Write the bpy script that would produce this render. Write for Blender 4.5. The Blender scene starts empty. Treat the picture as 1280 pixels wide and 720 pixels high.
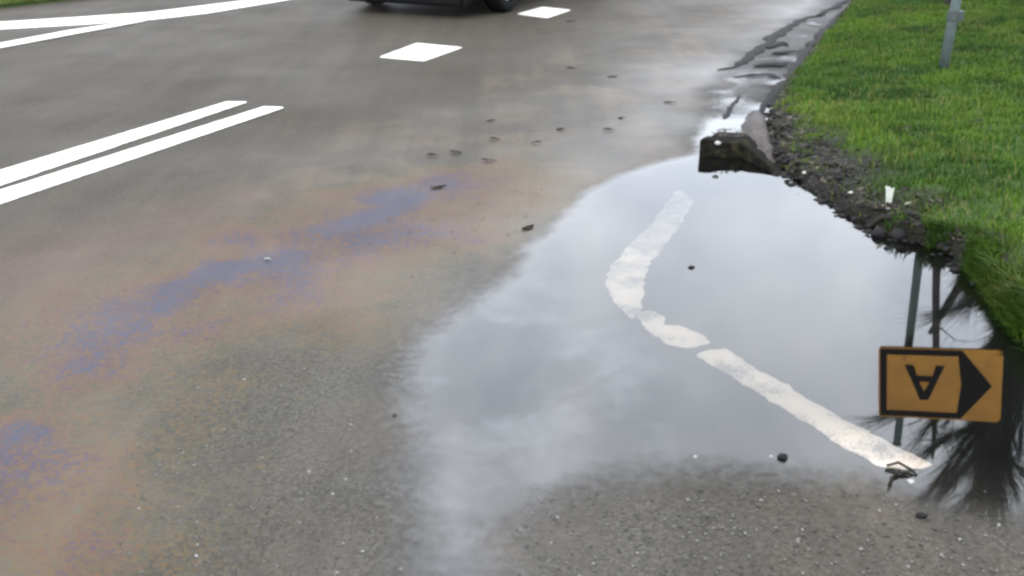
import bpy, bmesh, math, random
import numpy as np
from mathutils import Vector, Matrix, noise as mnoise

random.seed(7)
RNG = np.random.default_rng(7)
scene = bpy.context.scene
col = scene.collection

# ------------------------------------------------------------------ camera
CAM_H, PITCH, F_PX = 1.5, math.radians(22.5), 1280.0
cam_d = bpy.data.cameras.new("camera")
cam_d.sensor_width = 36.0
cam_d.lens = 36.0 * F_PX / 1280.0
cam_d.clip_start, cam_d.clip_end = 0.05, 3000.0
cam_d.dof.use_dof = True
cam_d.dof.focus_distance = 4.0
cam_d.dof.aperture_fstop = 5.0
cam = bpy.data.objects.new("camera", cam_d)
col.objects.link(cam)
cam.location = (0, 0, CAM_H)
cam.rotation_euler = (math.radians(90) - PITCH, 0, 0)
scene.camera = cam

# ------------------------------------------------------------------ sky, sun, exposure
SUN_EL, SUN_AZ = math.radians(38), math.radians(200)      # behind the camera, a little left
world = bpy.data.worlds.new("World")
scene.world = world
world.use_nodes = True
wn, wl = world.node_tree.nodes, world.node_tree.links
wn.clear()
w_out = wn.new("ShaderNodeOutputWorld")
w_bg = wn.new("ShaderNodeBackground")
w_bg.inputs["Strength"].default_value = 0.12
w_sky = wn.new("ShaderNodeTexSky")
w_sky.sky_type = 'NISHITA'
w_sky.sun_disc = False
w_sky.sun_elevation = SUN_EL
w_sky.sun_rotation = SUN_AZ
w_co = wn.new("ShaderNodeTexCoord")
w_no = wn.new("ShaderNodeTexNoise")
w_no.inputs["Scale"].default_value = 5.5
w_no.inputs["Detail"].default_value = 5.0
w_no.inputs["Roughness"].default_value = 0.5
w_no.inputs["Distortion"].default_value = 0.35
w_rp = wn.new("ShaderNodeValToRGB")                       # overcast cloud deck, soft lumps
w_rp.color_ramp.elements[0].position = 0.32
w_rp.color_ramp.elements[0].color = (16.8, 18.3, 20.8, 1)
w_rp.color_ramp.elements[1].position = 0.68
w_rp.color_ramp.elements[1].color = (26.0, 27.0, 28.8, 1)
w_mx = wn.new("ShaderNodeMix")
w_mx.data_type = 'RGBA'
w_mx.inputs["Factor"].default_value = 0.9
wl.new(w_co.outputs["Generated"], w_no.inputs["Vector"])
wl.new(w_no.outputs["Fac"], w_rp.inputs["Fac"])
wl.new(w_sky.outputs["Color"], w_mx.inputs["A"])
wl.new(w_rp.outputs["Color"], w_mx.inputs["B"])
wl.new(w_mx.outputs["Result"], w_bg.inputs["Color"])
wl.new(w_bg.outputs["Background"], w_out.inputs["Surface"])

sun_d = bpy.data.lights.new("sun", 'SUN')
sun_d.energy = 1.5
sun_d.angle = math.radians(24)
sun_d.color = (1.0, 0.96, 0.9)
sun = bpy.data.objects.new("sun", sun_d)
col.objects.link(sun)
sun_dir = Vector((math.sin(SUN_AZ) * math.cos(SUN_EL), math.cos(SUN_AZ) * math.cos(SUN_EL), math.sin(SUN_EL)))
sun.rotation_euler = sun_dir.to_track_quat('Z', 'Y').to_euler()
sun.location = (0, 0, 30)

scene.view_settings.view_transform = 'Standard'
scene.view_settings.look = 'None'
scene.view_settings.gamma = 1.0
scene.view_settings.use_curve_mapping = False
scene.view_settings.exposure = 0.35
scene.cycles.filter_width = 2.7
scene.cycles.max_bounces = 8
scene.cycles.transparent_max_bounces = 12

# ------------------------------------------------------------------ helpers
SP, CP = math.sin(PITCH), math.cos(PITCH)


def G(px, py, z=0.0):
    """point of the photograph (1280x720) laid on the level z of the ground"""
    rx, ry = (px - 640) / F_PX, (360 - py) / F_PX
    d = Vector((rx, CP + ry * SP, -SP + ry * CP))
    t = (z - CAM_H) / d.z
    return Vector((d.x * t, d.y * t, z))


def GL(pts, z=0.0):
    return [G(x, y, z) for x, y in pts]


def MIR(px, py, Y):
    """point at distance Y whose reflection in level water shows at px, py"""
    rx, ry = (px - 640) / F_PX, (360 - py) / F_PX
    d = Vector((rx, CP + ry * SP, -SP + ry * CP))
    t = Y / d.y
    return Vector((d.x * t, Y, -(CAM_H + d.z * t)))


def link(name, me, mat=None, parent=None):
    o = bpy.data.objects.new(name, me)
    col.objects.link(o)
    if mat is not None:
        me.materials.append(mat)
    if parent is not None:
        o.parent = parent
    return o


def obj(name, bm, mat=None, parent=None, smooth=False):
    me = bpy.data.meshes.new(name)
    bm.normal_update()
    bm.to_mesh(me)
    bm.free()
    if smooth:
        me.polygons.foreach_set("use_smooth", [True] * len(me.polygons))
    return link(name, me, mat, parent)


def tag(o, label=None, cat=None, group=None, kind=None):
    if label: o["label"] = label
    if cat: o["category"] = cat
    if group: o["group"] = group
    if kind: o["kind"] = kind
    return o


def empty(name, loc=(0, 0, 0), rot=(0, 0, 0)):
    o = bpy.data.objects.new(name, None)
    o.empty_display_size = 0.1
    o.location = loc
    o.rotation_euler = rot
    col.objects.link(o)
    return o


def np_mesh(name, V, faces=None, quads=None, tris=None):
    me = bpy.data.meshes.new(name)
    V = np.asarray(V, dtype=np.float32)
    loops, starts, n = [], [], 0
    parts = []
    if quads is not None and len(quads):
        parts.append((np.asarray(quads, dtype=np.int32), 4))
    if tris is not None and len(tris):
        parts.append((np.asarray(tris, dtype=np.int32), 3))
    for arr, k in parts:
        loops.append(arr.ravel())
        starts.append(n + np.arange(len(arr), dtype=np.int32) * k)
        n += len(arr) * k
    loops = np.concatenate(loops)
    starts = np.concatenate(starts)
    me.vertices.add(len(V))
    me.vertices.foreach_set("co", V.ravel())
    me.loops.add(len(loops))
    me.loops.foreach_set("vertex_index", loops)
    me.polygons.add(len(starts))
    me.polygons.foreach_set("loop_start", starts)
    me.update(calc_edges=True)
    return me


def fattr(me, name, data):
    a = me.attributes.new(name, 'FLOAT', 'POINT')
    a.data.foreach_set("value", np.asarray(data, dtype=np.float32).ravel())


def cattr(me, name, rgb):
    a = me.attributes.new(name, 'FLOAT_COLOR', 'POINT')
    rgba = np.ones((len(rgb), 4), dtype=np.float32)
    rgba[:, :3] = rgb
    a.data.foreach_set("color", rgba.ravel())


_LAT = RNG.random((257, 257))


def vnoise(x, y, s=1.0, ox=0.0):
    """smooth value noise 0..1 on numpy arrays"""
    x = np.asarray(x) * s + 37.3 + ox
    y = np.asarray(y) * s + 91.7 + ox * 1.7
    xi, yi = np.floor(x).astype(int), np.floor(y).astype(int)
    fx, fy = x - xi, y - yi
    fx, fy = fx * fx * (3 - 2 * fx), fy * fy * (3 - 2 * fy)
    a = _LAT[xi % 257, yi % 257]; b = _LAT[(xi + 1) % 257, yi % 257]
    c = _LAT[xi % 257, (yi + 1) % 257]; d = _LAT[(xi + 1) % 257, (yi + 1) % 257]
    return (a * (1 - fx) + b * fx) * (1 - fy) + (c * (1 - fx) + d * fx) * fy


def fbm(x, y, s=1.0, o=4, ox=0.0):
    v, amp, tot = 0, 1.0, 0
    for k in range(o):
        v = v + amp * vnoise(x, y, s * 2 ** k, ox + 11.1 * k)
        tot += amp
        amp *= 0.5
    return v / tot


def sstep(a, b, x):
    t = np.clip((np.asarray(x) - a) / (b - a), 0, 1)
    return t * t * (3 - 2 * t)


def poly_sdf(poly, x, y):
    """distance to a polygon's edge, positive inside"""
    best = np.full(x.shape, 1e9)
    inside = np.zeros(x.shape, bool)
    n = len(poly)
    for i in range(n):
        ax, ay = poly[i][0], poly[i][1]
        bx, by = poly[(i + 1) % n][0], poly[(i + 1) % n][1]
        ex, ey = bx - ax, by - ay
        t = np.clip(((x - ax) * ex + (y - ay) * ey) / (ex * ex + ey * ey + 1e-12), 0, 1)
        best = np.minimum(best, np.hypot(x - ax - t * ex, y - ay - t * ey))
        if abs(ey) > 1e-9:
            c = ((ay > y) != (by > y)) & (x < ex * (y - ay) / ey + ax)
            inside ^= c
    return np.where(inside, best, -best)


def line_dist(pts, x, y):
    best = np.full(x.shape, 1e9)
    side = np.zeros(x.shape)
    for i in range(len(pts) - 1):
        ax, ay = pts[i][0], pts[i][1]
        bx, by = pts[i + 1][0], pts[i + 1][1]
        ex, ey = bx - ax, by - ay
        t = np.clip(((x - ax) * ex + (y - ay) * ey) / (ex * ex + ey * ey + 1e-12), 0, 1)
        d = np.hypot(x - ax - t * ex, y - ay - t * ey)
        s = np.sign(ex * (y - ay) - ey * (x - ax))
        side = np.where(d < best, s, side)
        best = np.minimum(best, d)
    return best, side


# ------------------------------------------------------------------ material helpers
class MB:
    def __init__(self, name):
        self.m = bpy.data.materials.new(name)
        self.m.use_nodes = True
        self.n, self.l = self.m.node_tree.nodes, self.m.node_tree.links
        self.n.clear()
        self.out = self.n.new("ShaderNodeOutputMaterial")
        self.geo = None

    def node(self, t, **kw):
        nd = self.n.new(t)
        for k, v in kw.items():
            setattr(nd, k, v)
        return nd

    def put(self, sock, v):
        if isinstance(v, bpy.types.NodeSocket):
            self.l.new(v, sock)
        elif isinstance(v, tuple) and len(v) == 3 and sock.type == 'RGBA':
            sock.default_value = (*v, 1)
        else:
            sock.default_value = v

    def pos(self):
        if self.geo is None:
            self.geo = self.node("ShaderNodeNewGeometry")
        return self.geo.outputs["Position"]

    def noise(self, scale, detail=3, rough=0.5, dist=0.0, vec=None, out="Fac"):
        nd = self.node("ShaderNodeTexNoise")
        self.l.new(vec or self.pos(), nd.inputs["Vector"])
        nd.inputs["Scale"].default_value = scale
        nd.inputs["Detail"].default_value = detail
        nd.inputs["Roughness"].default_value = rough
        nd.inputs["Distortion"].default_value = dist
        return nd.outputs[out]

    def voro(self, scale, feature='F1', out="Distance", vec=None):
        nd = self.node("ShaderNodeTexVoronoi", feature=feature)
        self.l.new(vec or self.pos(), nd.inputs["Vector"])
        nd.inputs["Scale"].default_value = scale
        return nd.outputs[out]

    def math(self, op, a, b=0.0, c=None, clamp=False):
        nd = self.node("ShaderNodeMath", operation=op, use_clamp=clamp)
        self.put(nd.inputs[0], a)
        self.put(nd.inputs[1], b)
        if c is not None:
            self.put(nd.inputs[2], c)
        return nd.outputs[0]

    def rng(self, v, a, b, c=0.0, d=1.0, smooth=True):
        nd = self.node("ShaderNodeMapRange")
        if smooth:
            nd.interpolation_type = 'SMOOTHSTEP'
        for i, q in enumerate((v, a, b, c, d)):
            self.put(nd.inputs[i], q)
        return nd.outputs[0]

    def mix(self, f, a, b, blend='MIX'):
        nd = self.node("ShaderNodeMix", data_type='RGBA', blend_type=blend)
        self.put(nd.inputs["Factor"], f)
        self.put(nd.inputs["A"], a)
        self.put(nd.inputs["B"], b)
        return nd.outputs["Result"]

    def ramp(self, f, stops):
        nd = self.node("ShaderNodeValToRGB")
        cr = nd.color_ramp
        while len(cr.elements) < len(stops):
            cr.elements.new(0.5)
        for e, (p, c) in zip(cr.elements, stops):
            e.position = p
            e.color = (*c, 1)
        self.put(nd.inputs[0], f)
        return nd.outputs["Color"]

    def attr(self, name, out="Fac"):
        nd = self.node("ShaderNodeAttribute", attribute_name=name)
        return nd.outputs[out]

    def bump(self, h, strength, dist=0.01):
        nd = self.node("ShaderNodeBump")
        self.put(nd.inputs["Height"], h)
        self.put(nd.inputs["Strength"], strength)
        nd.inputs["Distance"].default_value = dist
        return nd.outputs["Normal"]

    def pbsdf(self, base, rough, normal=None, spec=0.5, metal=0.0, **kw):
        nd = self.node("ShaderNodeBsdfPrincipled")
        self.put(nd.inputs["Base Color"], base)
        self.put(nd.inputs["Roughness"], rough)
        self.put(nd.inputs["Specular IOR Level"], spec)
        self.put(nd.inputs["Metallic"], metal)
        for k, v in kw.items():
            self.put(nd.inputs[k], v)
        if normal is not None:
            self.l.new(normal, nd.inputs["Normal"])
        return nd.outputs["BSDF"]

    def done(self, shader):
        self.l.new(shader, self.out.inputs["Surface"])
        return self.m


def simple(name, c, rough, metal=0.0, var=0.25, scale=12.0, bump=0.0, spec=0.5, **kw):
    b = MB(name)
    n = b.noise(scale, 4, 0.6)
    lo = tuple(v * (1 - var) for v in c)
    hi = tuple(min(1, v * (1 + var)) for v in c)
    colr = b.ramp(n, [(0.3, lo), (0.7, hi)])
    nm = b.bump(n, bump, 0.01) if bump else None
    return b.done(b.pbsdf(colr, rough, nm, spec, metal, **kw))


# ------------------------------------------------------------------ outlines on the ground
ROAD_DIR = Vector((0.42, 0.907, 0))
# where the verge meets the road, far to near (as X for a given Y)
EDGE_PX = [(1068, -4), (1038, 32), (1012, 62), (975, 108), (957, 140), (950, 172), (966, 205),
           (985, 222), (1020, 245), (1052, 268), (1085, 286), (1118, 300), (1150, 306), (1185, 322),
           (1212, 345), (1232, 372), (1250, 402), (1278, 436)]
edge_pts = [G(*p) for p in EDGE_PX]
far = edge_pts[0]
edge_pts = [far + Vector((0.46, 0.888, 0)) * 320] + [far + Vector((0.46, 0.888, 0)) * k for k in (60, 12, 3)] + edge_pts
last = edge_pts[-1]
edge_pts += [last + Vector((0.10, -0.8, 0)), last + Vector((0.5, -2.5, 0)), last + Vector((1.5, -9, 0))]
_ey = np.array([p.y for p in edge_pts][::-1])
_ex = np.array([p.x for p in edge_pts][::-1])


def edge_x(y):
    return np.interp(y, _ey, _ex)


PUDDLE_PX = [(868, 190), (845, 197), (812, 205), (775, 220), (738, 238), (700, 268), (668, 290), (648, 312),
             (622, 345), (585, 368), (545, 395), (510, 425), (492, 470), (486, 540), (482, 620), (486, 760),
             (630, 760), (655, 690), (705, 640), (780, 612), (880, 600), (1000, 606), (1090, 618), (1160, 640),
             (1260, 665), (1600, 670), (1600, 430), (1430, 385), (1390, 310), (1320, 270), (1240, 235), (1130, 180),
             (1080, 140), (1080, 100), (1095, 60), (1125, -8),
             (1040, -8), (1000, 22), (962, 42), (930, 66), (905, 84), (885, 105), (872, 140), (868, 165)]
PUDDLE = GL(PUDDLE_PX)
# ------------------------------------------------------------------ road sheet


def axis(fine0, fine1, step, out0, out1):
    a = list(np.arange(fine0, fine1 + 1e-6, step))
    s, v = step, fine1
    hi = []
    while v < out1:
        s *= 1.35
        v += s
        hi.append(min(v, out1))
    s, v = step, fine0
    lo = []
    while v > out0:
        s *= 1.35
        v -= s
        lo.append(max(v, out0))
    return np.array(lo[::-1] + a + hi)


def puddle_fields(X, Y):
    d = poly_sdf(PUDDLE, X, Y)
    d = d + (fbm(X, Y, 5.0, 4) - 0.5) * 0.12
    dist = np.hypot(X, Y)
    soft = 0.15 + 0.015 * np.clip(dist - 3, 0, 8) + 0.26 * (1 - sstep(2.4, 4.8, Y))
    depth = sstep(-0.35, 1.0, d / soft)
    gut = sstep(6.05, 6.6, Y) * (1 + 0.55 * sstep(7.2, 9.5, Y))                 # the gutter holds only a broken film
    depth = depth * (1 - gut * np.clip(0.78 + 0.8 * (fbm(X, Y, 3.2, 4, 50.0) - 0.5), 0, 1))
    return d, depth


def road_z(X, Y):
    d = poly_sdf(PUDDLE, np.asarray(X, float), np.asarray(Y, float))
    return -0.014 * sstep(-0.05, 0.5, d)


xs = axis(-6.0, 5.0, 0.04, -26.0, 26.0)
ys = axis(1.2, 13.6, 0.04, -12.0, 22.0)
XX, YY = np.meshgrid(xs, ys)
d_pud, depth = puddle_fields(XX, YY)
ZZ = -0.014 * sstep(-0.05, 0.5, poly_sdf(PUDDLE, XX, YY))
ZZ = ZZ + (vnoise(XX, YY, 0.8) - 0.5) * 0.006 * (1 - depth)
idx = np.arange(XX.size).reshape(XX.shape)
quads = np.stack([idx[:-1, :-1], idx[:-1, 1:], idx[1:, 1:], idx[1:, :-1]], -1).reshape(-1, 4)
road_me = np_mesh("road", np.stack([XX, YY, ZZ], -1).reshape(-1, 3), quads=quads)
fattr(road_me, "sub", depth)
# oil film: a diagonal band that spreads out towards the near left
OIL = GL([(-190, 800), (-60, 640), (60, 505), (150, 425), (230, 372), (330, 310), (450, 262), (540, 226)])
do, so = line_dist(OIL, XX, YY)
wid = 0.30 + 0.0 * XX
warp = (fbm(XX, YY, 1.3, 4, 5.0) - 0.5) * 1.5 + (fbm(XX, YY, 7.0, 3, 9.0) - 0.5) * 0.55
rr = do / np.where(so > 0, 0.50, 0.88) + warp * 0.85 + 0.08 + 0.85 * sstep(0.45, 0.62, fbm(XX, YY, 2.3, 3, 13.0)) * (1 - np.clip(do / 0.5, 0, 1)) * 0.6             # 0 on the axis, 1 at the rim
fattr(road_me, "oil", np.clip(rr, 0, 3))
OIL2 = GL([(-120, 400), (60, 330), (190, 285), (300, 250)])
do2, _ = line_dist(OIL2, XX, YY)
fattr(road_me, "oil_faint", np.clip(1 - do2 / 0.45 + (fbm(XX, YY, 2.0, 4, 3.0) - 0.5) * 1.2, 0, 1))
# smooth wet wheel track on the near lane, and the drier crown of the far lane
CL = GL([(0, 235), (330, 132), (527, 66), (680, 15)])
CLx = [CL[0] - (CL[1] - CL[0]) * 2] + CL + [CL[-1] + ROAD_DIR * 40]
dc, sc_ = line_dist(CLx, XX, YY)
off = dc * -sc_                                            # + to the right of the centre line
fattr(road_me, "off", off)
WET = GL([(640, 760), (560, 520), (600, 400), (650, 330), (760, 200), (860, 110), (960, 40), (1030, -10)])
dw, _ = line_dist(WET, XX, YY)
fattr(road_me, "wet", np.clip(1 - dw / 0.75, 0, 1))
# rough open patch of stone chippings nearest to the camera
CH = GL([(300, 470), (420, 420), (500, 470), (492, 560), (500, 800), (90, 800), (230, 620)])
CH2 = GL([(650, 760), (670, 680), (730, 630), (860, 600), (1010, 612), (1180, 640), (1420, 690), (1500, 800)])
ch = np.maximum(sstep(-0.25, 0.15, poly_sdf(CH, XX, YY) + (fbm(XX, YY, 4, 3) - .5) * .3),
                sstep(-0.2, 0.12, poly_sdf(CH2, XX, YY) + (fbm(XX, YY, 4, 3) - .5) * .25))
fattr(road_me, "chip", ch)
GUT = GL([(868, 180), (880, 110), (905, 82), (962, 40), (1040, -12), (1110, -12), (1020, 100), (990, 160), (960, 175)])
fattr(road_me, "gutter", sstep(-0.1, 0.12, poly_sdf(GUT, XX, YY) + (fbm(XX, YY, 4, 4) - .5) * .3))

b = MB("wet_asphalt")
sub, oil2 = b.attr("sub"), b.attr("oil_faint")
oil = b.math('ADD', b.attr("oil"), b.math('MULTIPLY', b.math('SUBTRACT', b.noise(26.0, 6, 0.85), 0.5), 1.5))
vg = b.node("ShaderNodeSeparateColor")
b.l.new(b.voro(90.0, out="Color"), vg.inputs[0])
oil = b.math('ADD', oil, b.math('MULTIPLY', b.math('SUBTRACT', vg.outputs[0], 0.5), 0.42))
offa, wet, chip = b.attr("off"), b.attr("wet"), b.attr("chip")
big = b.noise(0.7, 4, 0.55)
mid = b.noise(9.0, 4, 0.6)
v1 = b.node("ShaderNodeTexVoronoi", feature='F1')
b.l.new(b.pos(), v1.inputs["Vector"])
v1.inputs["Scale"].default_value = 125.0
grain_rgb = v1.outputs["Color"]
sep = b.node("ShaderNodeSeparateColor")
b.l.new(grain_rgb, sep.inputs[0])
g1 = sep.outputs[0]
fine = b.noise(260.0, 2, 0.6)
grain = b.math('ADD', b.math('MULTIPLY', g1, 0.6), b.math('MULTIPLY', fine, 0.4))
stone = b.ramp(grain, [(0.15, (0.018, 0.0162, 0.013)), (0.5, (0.040, 0.036, 0.029)), (0.78, (0.070, 0.064, 0.053)),
                       (0.95, (0.13, 0.122, 0.105))])
flat = b.ramp(big, [(0.3, (0.046, 0.038, 0.027)), (0.7, (0.061, 0.051, 0.037))])
grain_amt = b.math('ADD', 0.35, b.math('MULTIPLY', chip, 0.6), clamp=True)
base = b.mix(grain_amt, flat, stone)
base = b.mix(b.rng(mid, 0.35, 0.75, 0.0, 0.35), base, (0.046, 0.043, 0.038))
silt = b.math('MULTIPLY', b.rng(b.noise(1.6, 5, 0.6, 0.6), 0.42, 0.7), b.rng(offa, 0.4, 1.6))
base = b.mix(b.math('MULTIPLY', silt, b.math('SUBTRACT', 0.8, b.math('MULTIPLY', chip, 0.6))), base, (0.108, 0.082, 0.057))
mp = b.node("ShaderNodeMapping")
b.l.new(b.pos(), mp.inputs["Vector"])
mp.inputs["Rotation"].default_value = (0, 0, math.radians(24.9))
mp.inputs["Scale"].default_value = (5.0, 0.35, 1.0)
trk = b.noise(1.0, 5, 0.6, 0.3, vec=mp.outputs["Vector"])
base = b.mix(b.rng(trk, 0.35, 0.65, 0.0, 0.5), base, (0.030, 0.027, 0.023))
speck = b.noise(55.0, 5, 0.75)
base = b.mix(b.rng(speck, 0.35, 0.65, 0.0, 0.36), base, (0.080, 0.074, 0.064))
# oil colours in the order of a thinning film
oilc = b.ramp(b.math('MULTIPLY', oil, 0.5), [
    (0.00, (0.042, 0.048, 0.080)), (0.10, (0.050, 0.046, 0.070)), (0.17, (0.078, 0.044, 0.044)),
    (0.25, (0.100, 0.058, 0.034)), (0.34, (0.090, 0.068, 0.034)), (0.44, (0.066, 0.064, 0.042)), (0.5, (0.056, 0.049, 0.040))])
oil_m = b.math('MULTIPLY', b.math('MULTIPLY', b.rng(oil, 0.5, 1.15, 0.9, 0.0), b.rng(b.noise(46.0, 5, 0.8), 0.36, 0.62, 0.25, 1.0)), b.math('SUBTRACT', 1.0, sub, clamp=True))
base = b.mix(oil_m, base, oilc)
base = b.mix(b.math('MULTIPLY', oil2, b.rng(b.noise(40.0, 4, 0.75), .35, .65, .2, .8)), base, (0.085, 0.056, 0.044))
gutm = b.attr("gutter")
base = b.mix(b.math('MULTIPLY', gutm, b.rng(b.noise(4.0, 4, 0.6), 0.3, 0.65, 0.5, 1.0)), base, (0.016, 0.015, 0.014))
base = b.mix(b.math('MULTIPLY', sub, 0.92), base, b.mix(0.15, (0.010, 0.010, 0.010), stone))
rough = b.rng(big, 0.3, 0.7, 0.60, 0.48)
rough = b.math('SUBTRACT', rough, b.math('MULTIPLY', wet, 0.14))
rough = b.math('ADD', rough, b.math('MULTIPLY', chip, 0.16))
rough = b.math('ADD', rough, b.math('MULTIPLY', fine, 0.10))
hgt = b.math('ADD', b.math('MULTIPLY', v1.outputs["Distance"], -0.7), b.math('MULTIPLY', fine, 0.5))
bst = b.math('ADD', 0.16, b.math('MULTIPLY', chip, 0.45))
bst = b.math('MULTIPLY', bst, b.math('SUBTRACT', 1.0, b.math('MULTIPLY', wet, 0.6)))
nrm = b.bump(hgt, bst, 0.006)
damp = b.math('ADD', 0.025, b.math('ADD', b.math('MULTIPLY', wet, 0.12), b.math('MULTIPLY', b.rng(offa, 0.3, 2.2), 0.07)))
damp = b.math('MULTIPLY', damp, b.rng(b.noise(1.1, 4, 0.6, 0.4), 0.3, 0.7, 0.6, 1.35))
damp = b.math('MULTIPLY', damp, b.math('SUBTRACT', 1.0, b.math('MULTIPLY', gutm, 0.5)))
spec = b.math('MULTIPLY', damp, b.math('SUBTRACT', 1.0, sub, clamp=True))
tint = b.mix(b.math('MULTIPLY', oil_m, 0.8), (1, 1, 1), b.mix(0.5, (1, 1, 1), b.ramp(b.math('MULTIPLY', oil, 0.5), [
    (0.0, (0.6, 0.58, 1.0)), (0.12, (0.75, 0.6, 0.95)), (0.22, (1.0, 0.66, 0.6)), (0.34, (1.0, 0.8, 0.45)), (0.45, (0.85, 1.0, 0.7))])))
asphalt = b.done(b.pbsdf(base, rough, nrm, spec, **{"Specular Tint": tint}))
road = link("road", road_me, asphalt)
road_me.polygons.foreach_set("use_smooth", [True] * len(road_me.polygons))
tag(road, "wet grey asphalt road with oily stains and a flooded right edge", kind="structure")

# far continuation of the road
n_r = Vector((ROAD_DIR.y, -ROAD_DIR.x, 0))
c0 = G(680, 15) + ROAD_DIR * 5.0
bm = bmesh.new()
rows = []
for k in range(40):
    s = 9.0 * k
    p = c0 + ROAD_DIR * s
    rows.append([bm.verts.new((p + n_r * o).to_tuple()[:2] + (-0.02,)) for o in (-6.2, -2, 1, 4.5)])
for r0, r1 in zip(rows, rows[1:]):
    for q in range(3):
        bm.faces.new((r0[q], r0[q + 1], r1[q + 1], r1[q]))
fr = obj("road", bm, simple("far_asphalt", (0.06, 0.054, 0.045), 0.7, scale=1.2, spec=.03))
tag(fr, "distant stretch of the asphalt road beyond the car", kind="structure")

# ------------------------------------------------------------------ puddle water
px_ = np.arange(-1.6, 5.6, 0.035)
py_ = np.arange(1.2, 13.4, 0.035)
PX, PY = np.meshgrid(px_, py_)
dW, depW = puddle_fields(PX, PY)
keep = dW > -0.30
idx = np.arange(PX.size).reshape(PX.shape)
q = np.stack([idx[:-1, :-1], idx[:-1, 1:], idx[1:, 1:], idx[1:, :-1]], -1)
qk = keep[:-1, :-1] & keep[:-1, 1:] & keep[1:, 1:] & keep[1:, :-1]
q = q[qk]
used, inv = np.unique(q.ravel(), return_inverse=True)
V = np.stack([PX.ravel()[used], PY.ravel()[used], np.full(len(used), 0.005)], -1)
w_me = np_mesh("puddle_water", V, quads=inv.reshape(-1, 4))
fattr(w_me, "depth", depW.ravel()[used])
FILM = GL([(470, 760), (470, 540), (500, 420), (600, 350), (690, 330), (760, 400), (840, 470), (860, 560), (720, 640), (640, 760)])
fl = sstep(-0.2, 0.3, poly_sdf(FILM, PX, PY))
fattr(w_me, "scum", fl.ravel()[used])
b = MB("puddle_water")
dep, scum = b.attr("depth"), b.attr("scum")
nz = b.noise(26.0, 5, 0.65)
gr = b.voro(95.0)
th = b.math('ADD', b.math('MULTIPLY', nz, 0.75), b.math('MULTIPLY', gr, 0.2))
mask = b.rng(b.math('SUBTRACT', b.math('MULTIPLY', dep, 1.35), b.math('MULTIPLY', th, 0.6)), -0.22, 0.50)
fz = b.node("ShaderNodeFresnel")
fz.inputs["IOR"].default_value = 1.6
gl = b.node("ShaderNodeBsdfGlossy")
gl.inputs["Roughness"].default_value = 0.015
gl.inputs["Color"].default_value = (1, 1, 1, 1)
tr = b.node("ShaderNodeBsdfTransparent")
b.put(tr.inputs["Color"], b.mix(b.math('POWER', dep, 2.0), (1, 1, 1), (0.55, 0.56, 0.55)))
m1 = b.node("ShaderNodeMixShader")
b.l.new(fz.outputs[0], m1.inputs[0])
b.l.new(tr.outputs[0], m1.inputs[1])
b.l.new(gl.outputs[0], m1.inputs[2])
# pale swirls of scum drifting on the surface
w1 = b.noise(1.9, 6, 0.6, 0.45)
w2 = b.noise(6.0, 6, 0.62, 0.8)
swirl = b.rng(b.math('ADD', b.math('MULTIPLY', w1, 0.65), b.math('MULTIPLY', w2, 0.35)), 0.42, 0.64)
df = b.pbsdf((0.42, 0.42, 0.43), 0.3)
m2 = b.node("ShaderNodeMixShader")
b.put(m2.inputs[0], b.math('ADD', 0.003, b.math('MULTIPLY', b.math('ADD', b.math('MULTIPLY', swirl, 0.105), 0.010), scum)))
b.l.new(m1.outputs[0], m2.inputs[1])
b.l.new(df, m2.inputs[2])
t2 = b.node("ShaderNodeBsdfTransparent")
m3 = b.node("ShaderNodeMixShader")
b.l.new(mask, m3.inputs[0])
b.l.new(t2.outputs[0], m3.inputs[1])
b.l.new(m2.outputs[0], m3.inputs[2])
water = link("puddle_water", w_me, b.done(m3.outputs[0]))
tag(water, "still puddle along the verge reflecting the pale sky and the yellow sign", kind="structure")

# ------------------------------------------------------------------ painted markings (parts of the road)
def paint_mat(name, c, wear, scale=22.0):
    b = MB(name)
    n = b.math('ADD', b.math('MULTIPLY', b.noise(scale, 5, 0.7), 0.6), b.math('MULTIPLY', b.noise(3.0, 3), 0.4))
    g = b.voro(120.0)
    f = b.rng(b.math('ADD', n, b.math('MULTIPLY', g, 0.16)), 0.60 - wear, 0.78 - wear, 0.0, 0.7)
    colr = b.mix(f, c, (0.10, 0.097, 0.09))
    return b.done(b.pbsdf(colr, 0.45, b.bump(g, 0.15, 0.004)))


paint_white = paint_mat("road_paint", (0.66, 0.645, 0.59), -0.01)
paint_worn = paint_mat("worn_road_paint", (0.92, 0.78, 0.63), 0.065, 6.0)
paint_faint = paint_mat("faint_road_paint", (0.60, 0.51, 0.42), 0.08, 9.0)


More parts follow.
